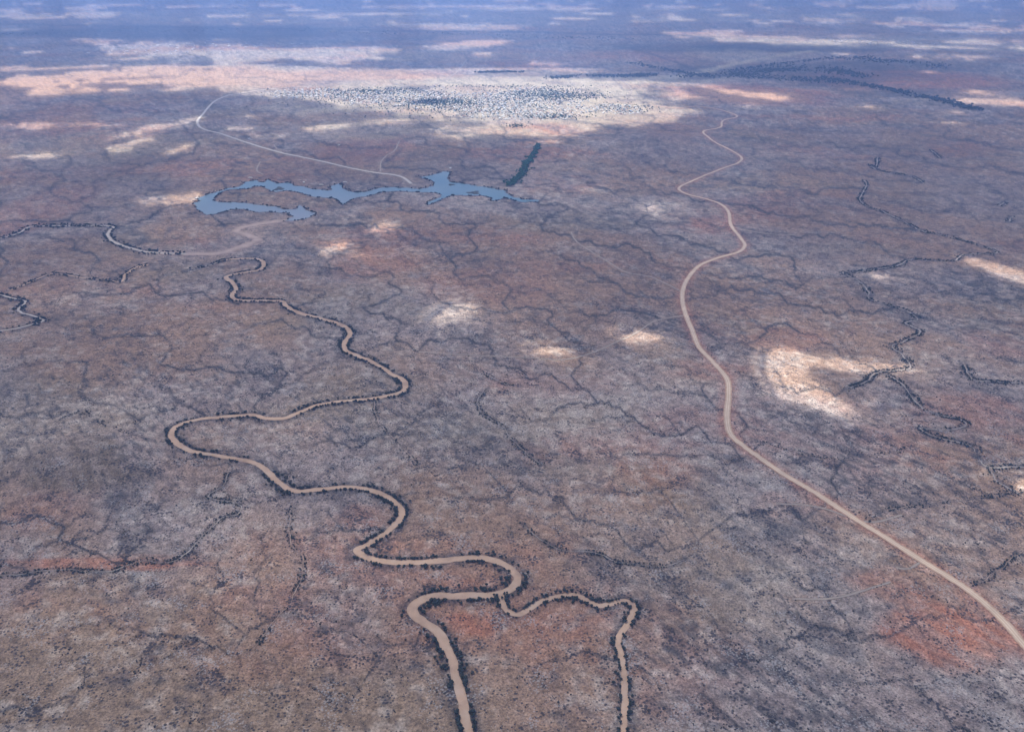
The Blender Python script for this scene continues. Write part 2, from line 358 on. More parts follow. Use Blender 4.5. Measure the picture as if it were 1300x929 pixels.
class NT_:
    def __init__(s, name):
        s.m = bpy.data.materials.new(name); s.m.use_nodes = True; s.t = s.m.node_tree; s.t.nodes.clear()
        s.out = s.n('ShaderNodeOutputMaterial')
    def n(s, typ, **kw):
        nd = s.t.nodes.new(typ)
        for k, v in kw.items():
            if k.startswith('i_'):
                key = k[2:]; key = int(key) if key.isdigit() else key.replace('_', ' ')
                nd.inputs[key].default_value = v
            else: setattr(nd, k, v)
        return nd
    def l(s, a, b): s.t.links.new(a, b)
    def math(s, op, a, b=None, c=None, clamp=False):
        nd = s.n('ShaderNodeMath', operation=op, use_clamp=clamp)
        for i, v in enumerate((a, b, c)):
            if v is None: continue
            if isinstance(v, (int, float)): nd.inputs[i].default_value = v
            else: s.l(v, nd.inputs[i])
        return nd.outputs[0]
    def mapr(s, v, a, b, c, d):
        nd = s.n('ShaderNodeMapRange'); s.l(v, nd.inputs[0])
        for i, q in enumerate((a, b, c, d)): nd.inputs[i+1].default_value = q
        return nd.outputs[0]
    def mixc(s, f, a, b, mode='MIX'):
        nd = s.n('ShaderNodeMix', data_type='RGBA', blend_type=mode)
        for inp, v in ((nd.inputs[0], f), (nd.inputs[6], a), (nd.inputs[7], b)):
            if isinstance(v, (int, float)): inp.default_value = v
            elif isinstance(v, tuple): inp.default_value = v
            else: s.l(v, inp)
        return nd.outputs[2]
    def pos(s): return s.n('ShaderNodeNewGeometry').outputs['Position']
    def noise(s, vec, scale, det=3, rough=.6):
        nd = s.n('ShaderNodeTexNoise'); s.l(vec, nd.inputs['Vector']); nd.inputs['Scale'].default_value = scale
        nd.inputs['Detail'].default_value = det; nd.inputs['Roughness'].default_value = rough
        return nd.outputs[0]
    def bsdf(s, color, rough=.95, spec=.1, normal=None):
        b_ = s.n('ShaderNodeBsdfPrincipled')
        if isinstance(color, tuple): b_.inputs['Base Color'].default_value = color
        else: s.l(color, b_.inputs['Base Color'])
        b_.inputs['Roughness'].default_value = rough; b_.inputs['Specular IOR Level'].default_value = spec
        if normal is not None: s.l(normal, b_.inputs['Normal'])
        s.l(b_.outputs[0], s.out.inputs[0]); return b_
def simple(name, c, var=.25, scale=.2, rough=.9, spec=.1):
    m = NT_(name); p = m.pos(); nz = m.noise(p, scale, 3)
    k = m.mapr(nz, .3, .7, 1-var, 1+var)
    cc = m.n('ShaderNodeVectorMath', operation='SCALE'); cc.inputs[0].default_value = c; m.l(k, cc.inputs['Scale'])
    m.bsdf(cc.outputs[0], rough, spec); return m.m

# ground material: vertex colours (soil, plant cover and some painted shade) broken up by scrub
g = NT_('soil_and_scrub')
p = g.pos()
at_ = g.n('ShaderNodeAttribute', attribute_name='soil')
vg = g.n('ShaderNodeAttribute', attribute_name='cover')
fine = g.noise(p, 1/5.5, 4, .75); mid = g.noise(p, 1/24, 4, .65)
kf = g.mapr(fine, .30, .70, .36, 1.78); km = g.mapr(mid, .3, .7, .70, 1.32)
sc = g.n('ShaderNodeVectorMath', operation='SCALE'); g.l(at_.outputs['Color'], sc.inputs[0]); g.l(g.math('MULTIPLY', kf, km), sc.inputs['Scale'])
vo = g.n('ShaderNodeTexVoronoi', feature='F1'); g.l(p, vo.inputs['Vector']); vo.inputs['Scale'].default_value = 1/9.0
patch = g.noise(p, 1/60, 4, .7)
thr = g.math('ADD', g.mapr(patch, .36, .64, -.02, .46), g.math('MULTIPLY', vg.outputs['Fac'], .22))
dot = g.mapr(g.math('SUBTRACT', thr, vo.outputs['Distance']), -.04, .10, 0., 1.)
c2 = g.mixc(g.math('MULTIPLY', dot, .85), sc.outputs[0], (.055,.050,.058,1))
vo2 = g.n('ShaderNodeTexVoronoi', feature='F1'); g.l(p, vo2.inputs['Vector']); vo2.inputs['Scale'].default_value = 1/6.0
patch2 = g.noise(p, 1/110, 4, .7)
d2 = g.mapr(g.math('SUBTRACT', g.mapr(patch2, .42, .64, -.05, .48), vo2.outputs['Distance']), -.03, .1, 0., 1.)
c3 = g.mixc(g.math('MULTIPLY', d2, .5), c2, (.50,.47,.46,1))
bump = g.n('ShaderNodeBump'); bump.inputs['Strength'].default_value = .5; bump.inputs['Distance'].default_value = 3.0
g.l(g.math('ADD', fine, g.math('MULTIPLY', dot, .5)), bump.inputs['Height'])
g.bsdf(c3, .98, .02, bump.outputs[0])

# ground mesh
VV = np.stack([X, Y, Z], -1).reshape(-1, 3)
ii, jj = np.meshgrid(np.arange(NR-1), np.arange(NT), indexing='ij'); jn = (jj+1) % NT
Q = np.stack([ii*NT+jj, ii*NT+jn, (ii+1)*NT+jn, (ii+1)*NT+jj], -1).reshape(-1, 4)[:, ::-1]
c_idx = len(VV); VV = np.vstack([VV, [[0, 0, 0]]])
# centre fan as quads with a doubled centre is avoided: small disc of its own quads
fan = []
for j in range(0, NT-1, 2):
    fan.append((c_idx, (j+2) % NT if j+2 < NT+1 else 0, j+1, j))
Q = np.vstack([Q, np.array(fan)[:, ::1]])
me = mesh_np('ground', VV, Q, [g.m], smooth_=True)
attr(me, 'soil', np.vstack([A.reshape(-1, 3), A[0, 0][None]]), 'FLOAT_COLOR')
cover = np.clip(.9*HA + .8*sstep(.0, .45, n_sm+.4*n_mid), 0, 1)
attr(me, 'cover', np.append(cover.ravel(), 0.))
link('ground', me, 'dry scrub plain with dark drainage lines and red soil patches', 'ground', kind='structure')

# ------------------------------------------------------------------ ribbons: roads, river beds
def ribbon(P, w, off=.5, rag=0., seed=0, taper=(0, 0)):
    n = len(P)
    T = np.gradient(P, axis=0); T /= np.linalg.norm(T, axis=1)[:, None]+1e-9
    N = np.stack([-T[:, 1], T[:, 0]], 1)
    s = np.concatenate([[0], np.cumsum(np.linalg.norm(np.diff(P, axis=0), axis=1))])
    w = np.broadcast_to(w, n).astype(float).copy()
    wl = w*(1+rag*1.6*fbm(s/45, s*0+seed, seed, 4)); wr = w*(1+rag*1.6*fbm(s/45, s*0+seed+9, seed+5, 4))
    for k, e in enumerate(taper):
        if e:
            d = s if k == 0 else s[-1]-s
            f = np.sqrt(np.clip(d/e, .02, 1)); wl *= f; wr *= f
    K = 7; vs = []; ac = []
    for k in range(K):
        a_ = -1+2*k/(K-1)
        ww = np.where(a_ < 0, wl, wr)*a_*.5
        q = P+N*ww[:, None]
        z = height(q[:, 0], q[:, 1])+off*(1+np.hypot(q[:, 0], q[:, 1])/4000)
        vs.append(np.column_stack([q, z])); ac.append(np.full(n, a_))
    Vv = np.stack(vs, 1).reshape(-1, 3); ac = np.stack(ac, 1).ravel()
    i_, k_ = np.meshgrid(np.arange(n-1), np.arange(K-1), indexing='ij')
    Fq = np.stack([i_*K+k_, (i_+1)*K+k_, (i_+1)*K+k_+1, i_*K+k_+1], -1).reshape(-1, 4)
    return Vv, Fq, ac
def strip_obj(name, P, w, mat, label, cat, off=.5, rag=0., seed=0, taper=(0, 0), group=None):
    v, f, ac = ribbon(P, w, off, rag, seed, taper)
    me = mesh_np(name, v, f[:, ::-1], [mat], smooth_=True); attr(me, 'across', ac)
    return link(name, me, label, cat, group, 'structure')
def band_mat(name, cin, cedge, speck, wheel=.0, e0=.45, e1=1.0):
    m = NT_(name); p = m.pos(); a = m.n('ShaderNodeAttribute', attribute_name='across').outputs['Fac']
    ab = m.math('ABSOLUTE', a); nz = m.noise(p, 1/14, 4, .7); nf = m.noise(p, 1/60, 4, .65)
    t = m.mapr(m.math('ADD', ab, m.math('MULTIPLY', m.math('SUBTRACT', nz, .5), 1.5)), e0, e1, 0., 1.)
    c = m.mixc(t, cin, cedge)
    if wheel:
        d = m.math('ABSOLUTE', m.math('SUBTRACT', ab, .28)); k = m.mapr(d, .0, .14, 1., 0.)
        c = m.mixc(m.math('MULTIPLY', k, wheel), c, (.82,.68,.54,1))
    cc = m.n('ShaderNodeVectorMath', operation='SCALE'); m.l(c, cc.inputs[0]); m.l(m.mapr(nf, .3, .7, 1-speck, 1+speck), cc.inputs['Scale'])
    m.bsdf(cc.outputs[0], .95, .05); return m.m
M_road = band_mat('graded_dirt', (.66,.475,.33,1), (.45,.25,.17,1), .12, .9, .5, 1.05)
M_paved = band_mat('pale_gravel', (.66,.58,.50,1), (.46,.38,.33,1), .08, 0)
M_track = band_mat('track_dust', (.42,.34,.28,1), (.28,.22,.185,1), .15, 0)
M_bed = band_mat('muddy_sand', (.60,.40,.275,1), (.50,.33,.23,1), .12, 0, .6, 1.15)
def bars(m, pale, wet):
    t = m.node_tree; bs = [n for n in t.nodes if n.type == 'BSDF_PRINCIPLED'][0]; src = bs.inputs['Base Color'].links[0].from_socket
    ge = t.nodes.new('ShaderNodeNewGeometry'); n1 = t.nodes.new('ShaderNodeTexNoise'); t.links.new(ge.outputs['Position'], n1.inputs['Vector']); n1.inputs['Scale'].default_value = 1/70; n1.inputs['Detail'].default_value = 4; n1.inputs['Roughness'].default_value = .6
    def mr(a, b, c, d):
        q = t.nodes.new('ShaderNodeMapRange'); t.links.new(n1.outputs[0], q.inputs[0])
        for i, v in enumerate((a, b, c, d)): q.inputs[i+1].default_value = v
        return q.outputs[0]
    for f, cc in ((mr(.52, .66, 0, .6), pale), (mr(.48, .34, 0, .6), wet)):
        mx_ = t.nodes.new('ShaderNodeMix'); mx_.data_type = 'RGBA'; t.links.new(f, mx_.inputs[0]); t.links.new(src, mx_.inputs[6]); mx_.inputs[7].default_value = cc; src = mx_.outputs[2]
    t.links.new(src, bs.inputs['Base Color'])
bars(M_bed, (.66,.49,.37,1), (.40,.26,.19,1))
M_bed2 = band_mat('pale_sand', (.55,.47,.41,1), (.34,.28,.25,1), .15, 0, .5, 1.1)
M_creek = band_mat('creek_silt', (.44,.37,.32,1), (.24,.20,.18,1), .2, 0, .3, 1.0)
M_mud = band_mat('grey_mud', (.56,.41,.33,1), (.40,.28,.23,1), .22, 0, .3, 1.1)
strip_obj('dirt_road', road, 22+4*np.exp(-np.arange(len(road))/900), M_road, 'wide pale dirt road winding from the town down to the right corner', 'road', .7, .06, 1)
strip_obj('gravel_road', paved, 27, M_paved, 'pale gravel road curving left of the town down to the reservoir shore', 'road', .7, .04, 2)
tl = ['short looping track off the gravel road left of the reservoir', 'zigzag track between the town and the reservoir road', 'straight track leading away behind the town', 'faint track on the far plain near the top',
 'faint track crossing the scrub left of the dirt road', 'faint winding track beside the sunlit spots in the middle', 'faint sandy track in the grey scrub at lower right', 'short pale spur beside the dirt road at lower right',
 'thin track crossing the dirt road near the right creek', 'faint side track leaving the bend of the dirt road', 'short track down to the north shore of the reservoir', 'pale track from the town towards the gravel road',
 'curved pale track on the east side of the town', 'faint track right of the dirt road bend', 'pale track from the town south edge to the dirt road']
for i, t in enumerate(tracks):
    d = np.hypot(*t.mean(0)); strip_obj('dirt_track', t, 6+d/1100, M_track, tl[i], 'track', .5, .15, 10+i)
def bed_w(P, base, amp, seed):
    s = np.concatenate([[0], np.cumsum(np.linalg.norm(np.diff(P, axis=0), axis=1))])
    T = np.gradient(P, axis=0); an = np.unwrap(np.arctan2(T[:, 1], T[:, 0])); cur = np.abs(np.gradient(an, s+np.arange(len(s))*1e-6))
    k = np.ones(41)/41; cur = np.convolve(np.pad(cur, 20, mode='edge'), k, 'valid')
    return base*(1+amp*fbm(s/160, s*0, seed, 2)) + np.clip(cur*700, 0, 6)
strip_obj('river', rmain, bed_w(rmain, 17, .4, 61), M_bed, 'brown sandy main river meandering through the foreground scrub', 'river', .5, .24, 61)
strip_obj('river', rmain_end, 7, M_bed2, 'narrow pale upper end of the main river', 'river', .45, .3, 62, (0, 120))
strip_obj('river', trib, bed_w(trib, 10, .3, 63), M_bed, 'narrow sandy side river joining the lower meander', 'river', .42, .28, 63)
strip_obj('river', rnw, np.linspace(13, 24, len(rnw)), M_bed2, 'pale silty river at the far left running towards the reservoir', 'river', .5, .25, 64)
strip_obj('river', rnw2, bed_w(rnw2, 56, .6, 65), M_mud, 'wide brown mud channel entering the reservoir', 'river', .44, .25, 65, (0, 60))
strip_obj('river', rw, 12, M_bed2, 'thin dark edged looping river at the left margin', 'river', .45, .3, 66)
w2 = 7+26*np.clip((np.linspace(0, 1, len(rw2))-.66)/.3, 0, 1)
strip_obj('river', rw2, w2, M_bed, 'thin brown stream widening into a mud tongue at left', 'river', .42, .25, 67, (0, 60))
cl = ['tree lined creek joining the main river at lower left', 'long pale creek looping down the right side of the plain', 'pale creek winding below the large sunlit patch', 'short creek fork at the right edge', 'creek at the right edge under red soil',
 'pale far creek at upper right', 'short pale far creek bend at upper right', 'tiny pale creek bend near the right edge', 'second tiny pale creek bend near the right edge', 'short dark creek below the sunlit spots in the centre',
 'dark creek winding down the centre', 'thin pale creek right of the lower meander', 'dotted creek crossing the dirt road at right', 'dotted creek beside the dirt road at lower right', 'faint drain under the main river bend',
 'faint drain at the dark low hill', 'faint drain left of the main river', 'faint drain right of the dirt road']
for i, (P, w, d) in enumerate(creeks):
    v = strip_obj('creek', P, w*.5*np.clip(1+1.9*fbm(np.arange(len(P))/16, np.zeros(len(P)), 300+i, 3), .04, 2.2), M_creek if w > 3.5 else M_mud, cl[i], 'creek', .4, .6, 70+i, (60, 60))

# ------------------------------------------------------------------ reservoir
def densify(poly, k, rough, seed):
    out = []
    n = len(poly); r_ = np.random.default_rng(seed)
    for i in range(n):
        a, b_ = poly[i], poly[(i+1) % n]; v = b_-a; nn = np.array([-v[1], v[0]])
        for j in range(k):
            t = j/k; q = a+v*t
            if j: q = q+nn*r_.normal()*rough
            out.append(q)
    return np.array(out)
lk = densify(lake_xy, 4, .05, 3)
tri = tessellate_polygon([[Vector((x, y, 0)) for x, y in lk]])
WZ = float(np.max(height(lk[:, 0], lk[:, 1])))
w = NT_('reservoir_water'); p = w.pos()
nb = w.noise(p, 1/9, 3, .6); bp = w.n('ShaderNodeBump'); bp.inputs['Strength'].default_value = .06; bp.inputs['Distance'].default_value = 1.0; w.l(nb, bp.inputs['Height'])
nn = w.noise(p, 1/500, 3, .5)
ix, iy = at(368, 279); vd = w.n('ShaderNodeVectorMath', operation='DISTANCE'); w.l(p, vd.inputs[0]); vd.inputs[1].default_value = (float(ix), float(iy), 0)
silt = w.mapr(w.math('ADD', vd.outputs['Value'], w.math('MULTIPLY', nn, 900.)), 500., 1500., 1., 0.)
deep = w.mixc(w.mapr(nn, .35, .65, 0, 1), (.075,.155,.170,1), (.14,.205,.205,1))
w.bsdf(w.mixc(silt, deep, (.25,.235,.215,1)), .3, .4, bp.outputs[0])
me = mesh_np('lake', np.column_stack([lk, np.full(len(lk), 1.6)]), [tuple(t) for t in tri], [w.m])
me.update()
if me.polygons[0].normal.z < 0: me.flip_normals()
link('lake', me, 'blue reservoir with ragged branching shores below the town', 'lake', kind='structure')
M_isl = simple('island_scrub', (.10,.10,.085), .4, 1/20)
for (px, py, rx, ry, lab) in ((601.5,245,8,2.0,'flat scrub island in the eastern bay of the reservoir'),(573,235,4,1.,'tiny island by the northern inlet of the reservoir'),(354,240,6,2.4,'dark scrub island near the west arm of the reservoir'),(455,243.5,5,1.2,'small dark islet in the middle of the reservoir')):
    a_, b_ = at(px, py); wx = at(px+rx, py)[0]-a_; wy = abs(at(px, py-ry)[1]-at(px, py+ry)[1])/2
    n = 28; vs = [(a_, b_, 5.)]
    for k in range(n):
        t = 2*math.pi*k/n; q = 1+.3*math.sin(3*t+px)+.15*math.sin(7*t)
        for s_, z_ in ((.6, 4.2), (1., 1.3)): vs.append((a_+wx*q*s_*math.cos(t), b_+wy*q*s_*math.sin(t), z_))
    fs = []
    for k in range(n):
        k2 = (k+1) % n
        fs += [(0, 1+2*k, 1+2*k2, 1+2*k2), ]
    me = bpy.data.meshes.new('island')
    me.from_pydata(vs, [], [(0, 1+2*k, 1+2*((k+1) % n)) for k in range(n)]+[(1+2*k, 2+2*k, 2+2*((k+1) % n), 1+2*((k+1) % n)) for k in range(n)])
    me.materials.append(M_isl); link('island', me, lab, 'island', kind='structure')

# ------------------------------------------------------------------ plants
def ico(level):
    t = (1+5**.5)/2
    v = [(-1,t,0),(1,t,0),(-1,-t,0),(1,-t,0),(0,-1,t),(0,1,t),(0,-1,-t),(0,1,-t),(t,0,-1),(t,0,1),(-t,0,-1),(-t,0,1)]
    f = [(0,11,5),(0,5,1),(0,1,7),(0,7,10),(0,10,11),(1,5,9),(5,11,4),(11,10,2),(10,7,6),(7,1,8),(3,9,4),(3,4,2),(3,2,6),(3,6,8),(3,8,9),(4,9,5),(2,4,11),(6,2,10),(8,6,7),(9,8,1)]
    v = [np.array(q)/np.linalg.norm(q) for q in v]
    for _ in range(level):
        nf = []; cache = {}
        def mid(a, b):
            k = (min(a, b), max(a, b))
            if k not in cache: q = v[a]+v[b]; v.append(q/np.linalg.norm(q)); cache[k] = len(v)-1
            return cache[k]
        for a, b, c in f:
            x, y, z = mid(a, b), mid(b, c), mid(c, a); nf += [(a,x,z),(b,y,x),(c,z,y),(x,y,z)]
        f = nf
    return np.array(v), np.array(f)
I0, F0 = ico(0); I1, F1 = ico(1)
def bush_tpl(seed):
    r_ = np.random.default_rng(seed); v = I0*(1+r_.uniform(-.3, .35, (12, 1))); v[:, 2] = v[:, 2]*.75+.55
    return v, F0
def tree_tpl(seed, lumps=5):
    """unit-radius crown of several ragged leaf clumps on a trunk"""
    r_ = np.random.default_rng(seed); vs = []; fs = []; mi = []; n = 0
    for k in range(6):      # tapered trunk
        pass
    ring = [(math.cos(2*math.pi*k/5), math.sin(2*math.pi*k/5)) for k in range(5)]
    tv = [(x*.12, y*.12, -.1) for x, y in ring]+[(x*.06, y*.06, 1.1) for x, y in ring]
    vs.append(np.array(tv)); tf = []
    for k in range(5): a, b_ = k, (k+1) % 5; tf += [(a, b_, b_+5), (a, b_+5, a+5)]
    fs.append(np.array(tf)); mi += [0]*len(tf); n = 10
    for k in range(lumps):
        a = r_.uniform(0, 6.28); d = 0 if k == 0 else r_.uniform(.35, .65); rad = r_.uniform(.42, .62) if k else .65
        v = I1*(1+r_.uniform(-.28, .28, (len(I1), 1)))*rad; v[:, 2] *= .72
        v = v+np.array([d*math.cos(a), d*math.sin(a), 1.0+r_.uniform(-.15, .25)])
        vs.append(v); fs.append(F1+n); mi += [1]*len(F1); n += len(v)
    return np.vstack(vs), np.vstack(fs), mi
def scatter_mesh(name, tpls, pos, rad, mats, seed=0, hs=None):
    r_ = np.random.default_rng(seed); Vs = []; Fs = []; Ms = []; n = 0
    which = r_.integers(0, len(tpls), len(pos)); ang = r_.uniform(0, 6.28, len(pos)); zs = height(pos[:, 0], pos[:, 1])
    hsc = r_.uniform(.8, 1.2, len(pos)) if hs is None else hs
    for k, tp in enumerate(tpls):
        v, f = tp[0], tp[1]; mi = tp[2] if len(tp) > 2 else [0]*len(f)
        m = np.nonzero(which == k)[0]
        if not len(m): continue
        c, s = np.cos(ang[m])[:, None], np.sin(ang[m])[:, None]; r = rad[m][:, None]
        x = (v[None, :, 0]*c-v[None, :, 1]*s)*r+pos[m, 0][:, None]; y = (v[None, :, 0]*s+v[None, :, 1]*c)*r+pos[m, 1][:, None]
        z = v[None, :, 2]*r*hsc[m][:, None]+zs[m][:, None]
        Vs.append(np.stack([x, y, z], -1).reshape(-1, 3))
        Fs.append((f[None]+(np.arange(len(m))*len(v))[:, None, None]+n).reshape(-1, 3)); Ms.append(np.tile(mi, len(m))); n += len(m)*len(v)
    return mesh_np(name, np.vstack(Vs), np.vstack(Fs), mats, np.concatenate(Ms))
M_leaf = simple('dark_acacia_leaves', (.042,.050,.046), .45, 1/4); M_bark = simple('grey_bark', (.13,.10,.08), .2, 1)
M_bush = simple('thorn_scrub', (.062,.058,.055), .5, 1/6); M_green = simple('green_valley_leaves', (.030,.100,.062), .35, 1/12)
bush_t = [bush_tpl(s) for s in range(6)]; tree_t = [tree_tpl(s) for s in range(6)]
def along(P, w, gap, spread, seed, dens=1.):
    """trees on both banks of a course"""
    r_ = np.random.default_rng(seed)
    s = np.concatenate([[0], np.cumsum(np.linalg.norm(np.diff(P, axis=0), axis=1))])
    n = int(s[-1]/gap*2.6*dens); q = np.sort(r_.uniform(0, s[-1], n))
    clump = fbm(q/70, q*0, seed, 3)
    q = q[clump > r_.uniform(-.35, .35, n)]
    x = np.interp(q, s, P[:, 0]); y = np.interp(q, s, P[:, 1])
    T = np.gradient(P, axis=0); T /= np.linalg.norm(T, axis=1)[:, None]+1e-9
    nx = -np.interp(q, s, T[:, 1]); ny = np.interp(q, s, T[:, 0])
    side = r_.choice([-1, 1], len(q)); o = side*(np.interp(q, s, np.broadcast_to(w, len(s)))*.5+2.5+np.abs(r_.normal(0, 1, len(q)))*spread*(1+1.6*np.clip(fbm(q/110, q*0+3, seed+1, 2), -.35, 1)))
    return np.column_stack([x+nx*o, y+ny*o])
groups = []   # (positions, radius range, label, group)
def addg(P, w, gap, spread, seed, lab, grp, r0=2.6, r1=5.2, dens=1.):
    p_ = along(P, w, gap, spread, seed, dens); r_ = np.random.default_rng(seed+500)
    groups.append((p_, r_.uniform(r0, r1, len(p_))*(1+.25*(r_.random(len(p_)) > .9)), lab, grp))
s_all = rmain
half = np.argmin(np.hypot(*(rmain-np.array(at(375.7, 622.8))).T))
addg(rmain[:half], bed_w(rmain, 17, .4, 61)[:half], 4.6, 7, 81, 'small dark riverside tree on the bank of the wide brown lower meanders', 'trees along the lower meanders of the main river')
addg(rmain[half:], 22, 4.6, 7, 82, 'small dark riverside tree on the bank of the thinner middle river course', 'trees along the middle course of the main river')
addg(trib, 10, 5, 6, 83, 'small dark tree on the bank of the narrow side river at bottom', 'trees along the side river', 2.3, 4.6)
addg(rnw, 22, 6, 8, 84, 'dark tree by the pale silty river at far left', 'trees along the far left river', 3.5, 6.5)
addg(rw, 12, 6, 8, 85, 'dark tree by the looping river at the left margin', 'trees along the left margin river', 3, 6)
addg(rw2, 9, 8, 7, 86, 'dark tree by the thin brown stream at left', 'trees along the thin left stream', 3, 5)
addg(rmain_end, 6, 6, 6, 87, 'dark tree by the upper end of the main river', 'trees at the upper end of the main river', 3, 5)
for i, (P, w_, d) in enumerate(creeks):
    nm = cl[i]
    addg(P, w_*.7, 3.6, 3+w_*.42, 100+i, 'small dark tree by the '+' '.join(nm.split()[:8]), 'trees by the '+nm, 1.4, 3.0 if w_ < 8 else 3.9, d)
# the ones that show largest become objects of their own
allp = np.vstack([g_[0] for g_ in groups]); gid = np.concatenate([np.full(len(g_[0]), k) for k, g_ in enumerate(groups)]); allr = np.concatenate([g_[1] for g_ in groups])
def visible(p_):
    px, py = proj(p_[:, 0], p_[:, 1]); return (px > 2) & (px < 1298) & (py > 2) & (py < 927)
size = allr/np.sqrt(allp[:, 0]**2+allp[:, 1]**2+H*H)*visible(allp)
idx = np.argsort(-size); pick = idx[:300]; rest = idx[300:]
tree_me = []
for k, tp in enumerate(tree_t):
    tree_me.append(mesh_np('riverside_tree', tp[0], tp[1], [M_bark, M_leaf], tp[2]))
hz = height(allp[:, 0], allp[:, 1])
for n_, k in enumerate(pick):
    o = link('riverside_tree', tree_me[n_ % 6], groups[gid[k]][2], 'tree', groups[gid[k]][3])
    o.location = (allp[k, 0], allp[k, 1], hz[k]); r = allr[k]; o.scale = (r, r, r*random.uniform(.8, 1.15)); o.rotation_euler.z = random.uniform(0, 6.28)
me = scatter_mesh('riverside_trees', tree_t, allp[rest], allr[rest], [M_bark, M_leaf], 5)
link('riverside_woodland', me, 'thin lines of dark trees following every river and creek', 'trees', kind='stuff')
# scrub of the plain
def scrub(n, ymin, ymax, seed):
    r_ = np.random.default_rng(seed)
    py = ymin+(ymax-ymin)*r_.random(n)**.85; px = r_.uniform(-60, 1360, n)
    x, y = at(px, py)
    return np.column_stack([x, y])
sp_ = scrub(150000, 330, 960, 9)
r_ = np.hypot(sp_[:, 0], sp_[:, 1]); t_ = np.arctan2(sp_[:, 0], sp_[:, 1])
gi = np.clip(np.searchsorted(RR, r_), 0, NR-1); gj = np.clip(np.searchsorted(TH[:ND], t_), 0, ND-1)
prob = .03 + .9*HA[gi, gj] + .7*cover[gi, gj]*sstep(-.1, .4, fbm(sp_[:, 0]/60, sp_[:, 1]/60, 77, 3))
keep = r_*0+rng.random(len(sp_)) < prob*.75
sp_ = sp_[keep]
def clear(p_, P, d, stride=3): return dist_to(P, p_[:, 0].copy(), p_[:, 1].copy(), d*2, stride) > d
for P, d in ((road,13),(rmain,15),(trib,8),(rw,8),(rnw,14)): sp_ = sp_[clear(sp_, P, d)]
dd = np.hypot(np.hypot(sp_[:, 0], sp_[:, 1]), H)
rad = rng.gamma(6, .19, len(sp_)).clip(.5, 2.7)*(.8+dd/9000)
# 300 nearest large bushes stand alone
sz = rad/dd*visible(sp_); bi = np.argsort(-sz); bpick = bi[:300]; brest = bi[300:]
bush_me = [mesh_np('thorn_bush', b_[0], b_[1], [M_bush]) for b_ in bush_t]
bz = height(sp_[:, 0], sp_[:, 1])
def region(x, y):
    px, py = proj(np.array(x), np.array(y))
    if px > 1040: return 'rounded dark thorn bush beside the dirt road at lower right', 'thorn bushes near the dirt road'
    if px > 790: return 'rounded dark thorn bush in the grey mottled scrub at lower right', 'thorn bushes in the grey scrub'
    if px > 480: return 'rounded dark thorn bush on the plain between the lower meanders', 'thorn bushes between the meanders'
    return 'rounded dark thorn bush on the brown plain at lower left', 'thorn bushes on the lower left plain'
for n_, k in enumerate(bpick):
    a_, b_ = region(sp_[k, 0], sp_[k, 1])
    o = link('thorn_bush', bush_me[n_ % 6], a_, 'bush', b_)
    o.location = (sp_[k, 0], sp_[k, 1], bz[k]); o.scale = (rad[k],)*3; o.rotation_euler.z = random.uniform(0, 6.28)
me = scatter_mesh('scrub', bush_t, sp_[brest], rad[brest], [M_bush], 6)
link('scrub', me, 'low dark thorn scrub scattered over the whole plain', 'scrub', kind='stuff')
# green valley below the dam, woods by the far river
ofw = wiggle(outflow, 40, 500, 210)
vp = np.vstack([along(ofw, 6, 6, 12, 200), along(ofw, 6, 4.5, 6, 201), along(ofw[len(ofw)*6//10:], 6, 6, 24, 202)])
lsh = np.vstack([lake_xy, lake_xy[:1]])
lsh = np.vstack([np.linspace(a, b, max(2, int(np.linalg.norm(b-a)/8)), endpoint=False) for a, b in zip(lsh[:-1], lsh[1:])])
shore = along(lsh, 0, 10, 9, 203)
me = scatter_mesh('valley_trees', tree_t, vp, rng.uniform(5, 10, len(vp)), [M_bark, M_green], 7)
link('valley_woodland', me, 'dense green trees filling the narrow valley beyond the reservoir', 'trees', kind='stuff')
shore = shore[~np.array([False]*len(shore))]
def inside(P, poly):
    c = np.zeros(len(P), bool); n = len(poly)
    for k in range(n):
        (x1, y1), (x2, y2) = poly[k], poly[(k+1) % n]
        m = ((y1 > P[:, 1]) != (y2 > P[:, 1])) & (P[:, 0] < (x2-x1)*(P[:, 1]-y1)/(y2-y1+1e-9)+x1); c ^= m
    return c
shore = shore[~inside(shore, lk)]
me = scatter_mesh('shore_trees', tree_t, shore, rng.uniform(3, 6.5, len(shore)), [M_bark, M_leaf], 17)
link('shore_scrub', me, 'dark fringe of trees around the shore of the reservoir', 'trees', kind='stuff')
fw = []
FARL = [([(900,98),(960,92),(1010,88),(1060,90),(1100,98)],4,900),([(860,99),(920,92),(980,84),(1040,76),(1110,74)],2,450),([(1040,98),(1090,106),(1130,114),(1170,122),(1200,128),(1240,140)],1.6,800),
        ([(700,99),(740,97),(790,98),(830,96)],1.6,500),([(1080,75),(1140,80),(1200,84)],3,300),([(610,93),(660,92)],.8,150),([(930,96),(1000,100),(1070,104)],3,300),([(800,80),(850,90),(890,96)],1.5,200),
        ([(0,44),(300,38),(600,44),(800,50)],2.5,300)]
for pl, sg, n in FARL:
    pl = np.array(pl, float); t = rng.random(n)*(len(pl)-1); k = t.astype(int); f_ = (t-k)[:, None]
    q = pl[k]*(1-f_)+pl[k+1]*f_; x, y = at(q[:, 0]+rng.normal(0, 6, n), q[:, 1]+rng.normal(0, sg*.5, n)); fw.append(np.column_stack([x, y]))
fw = np.vstack(fw); fw = fw[fbm(fw[:, 0]/600, fw[:, 1]/600, 91, 4) > rng.uniform(-.45, .15, len(fw))]
me = scatter_mesh('far_trees', tree_t, fw, rng.uniform(8, 16, len(fw)), [M_bark, M_leaf], 8)
link('far_woodland', me, 'dark far woodland along the river valley beyond the town', 'trees', kind='stuff')

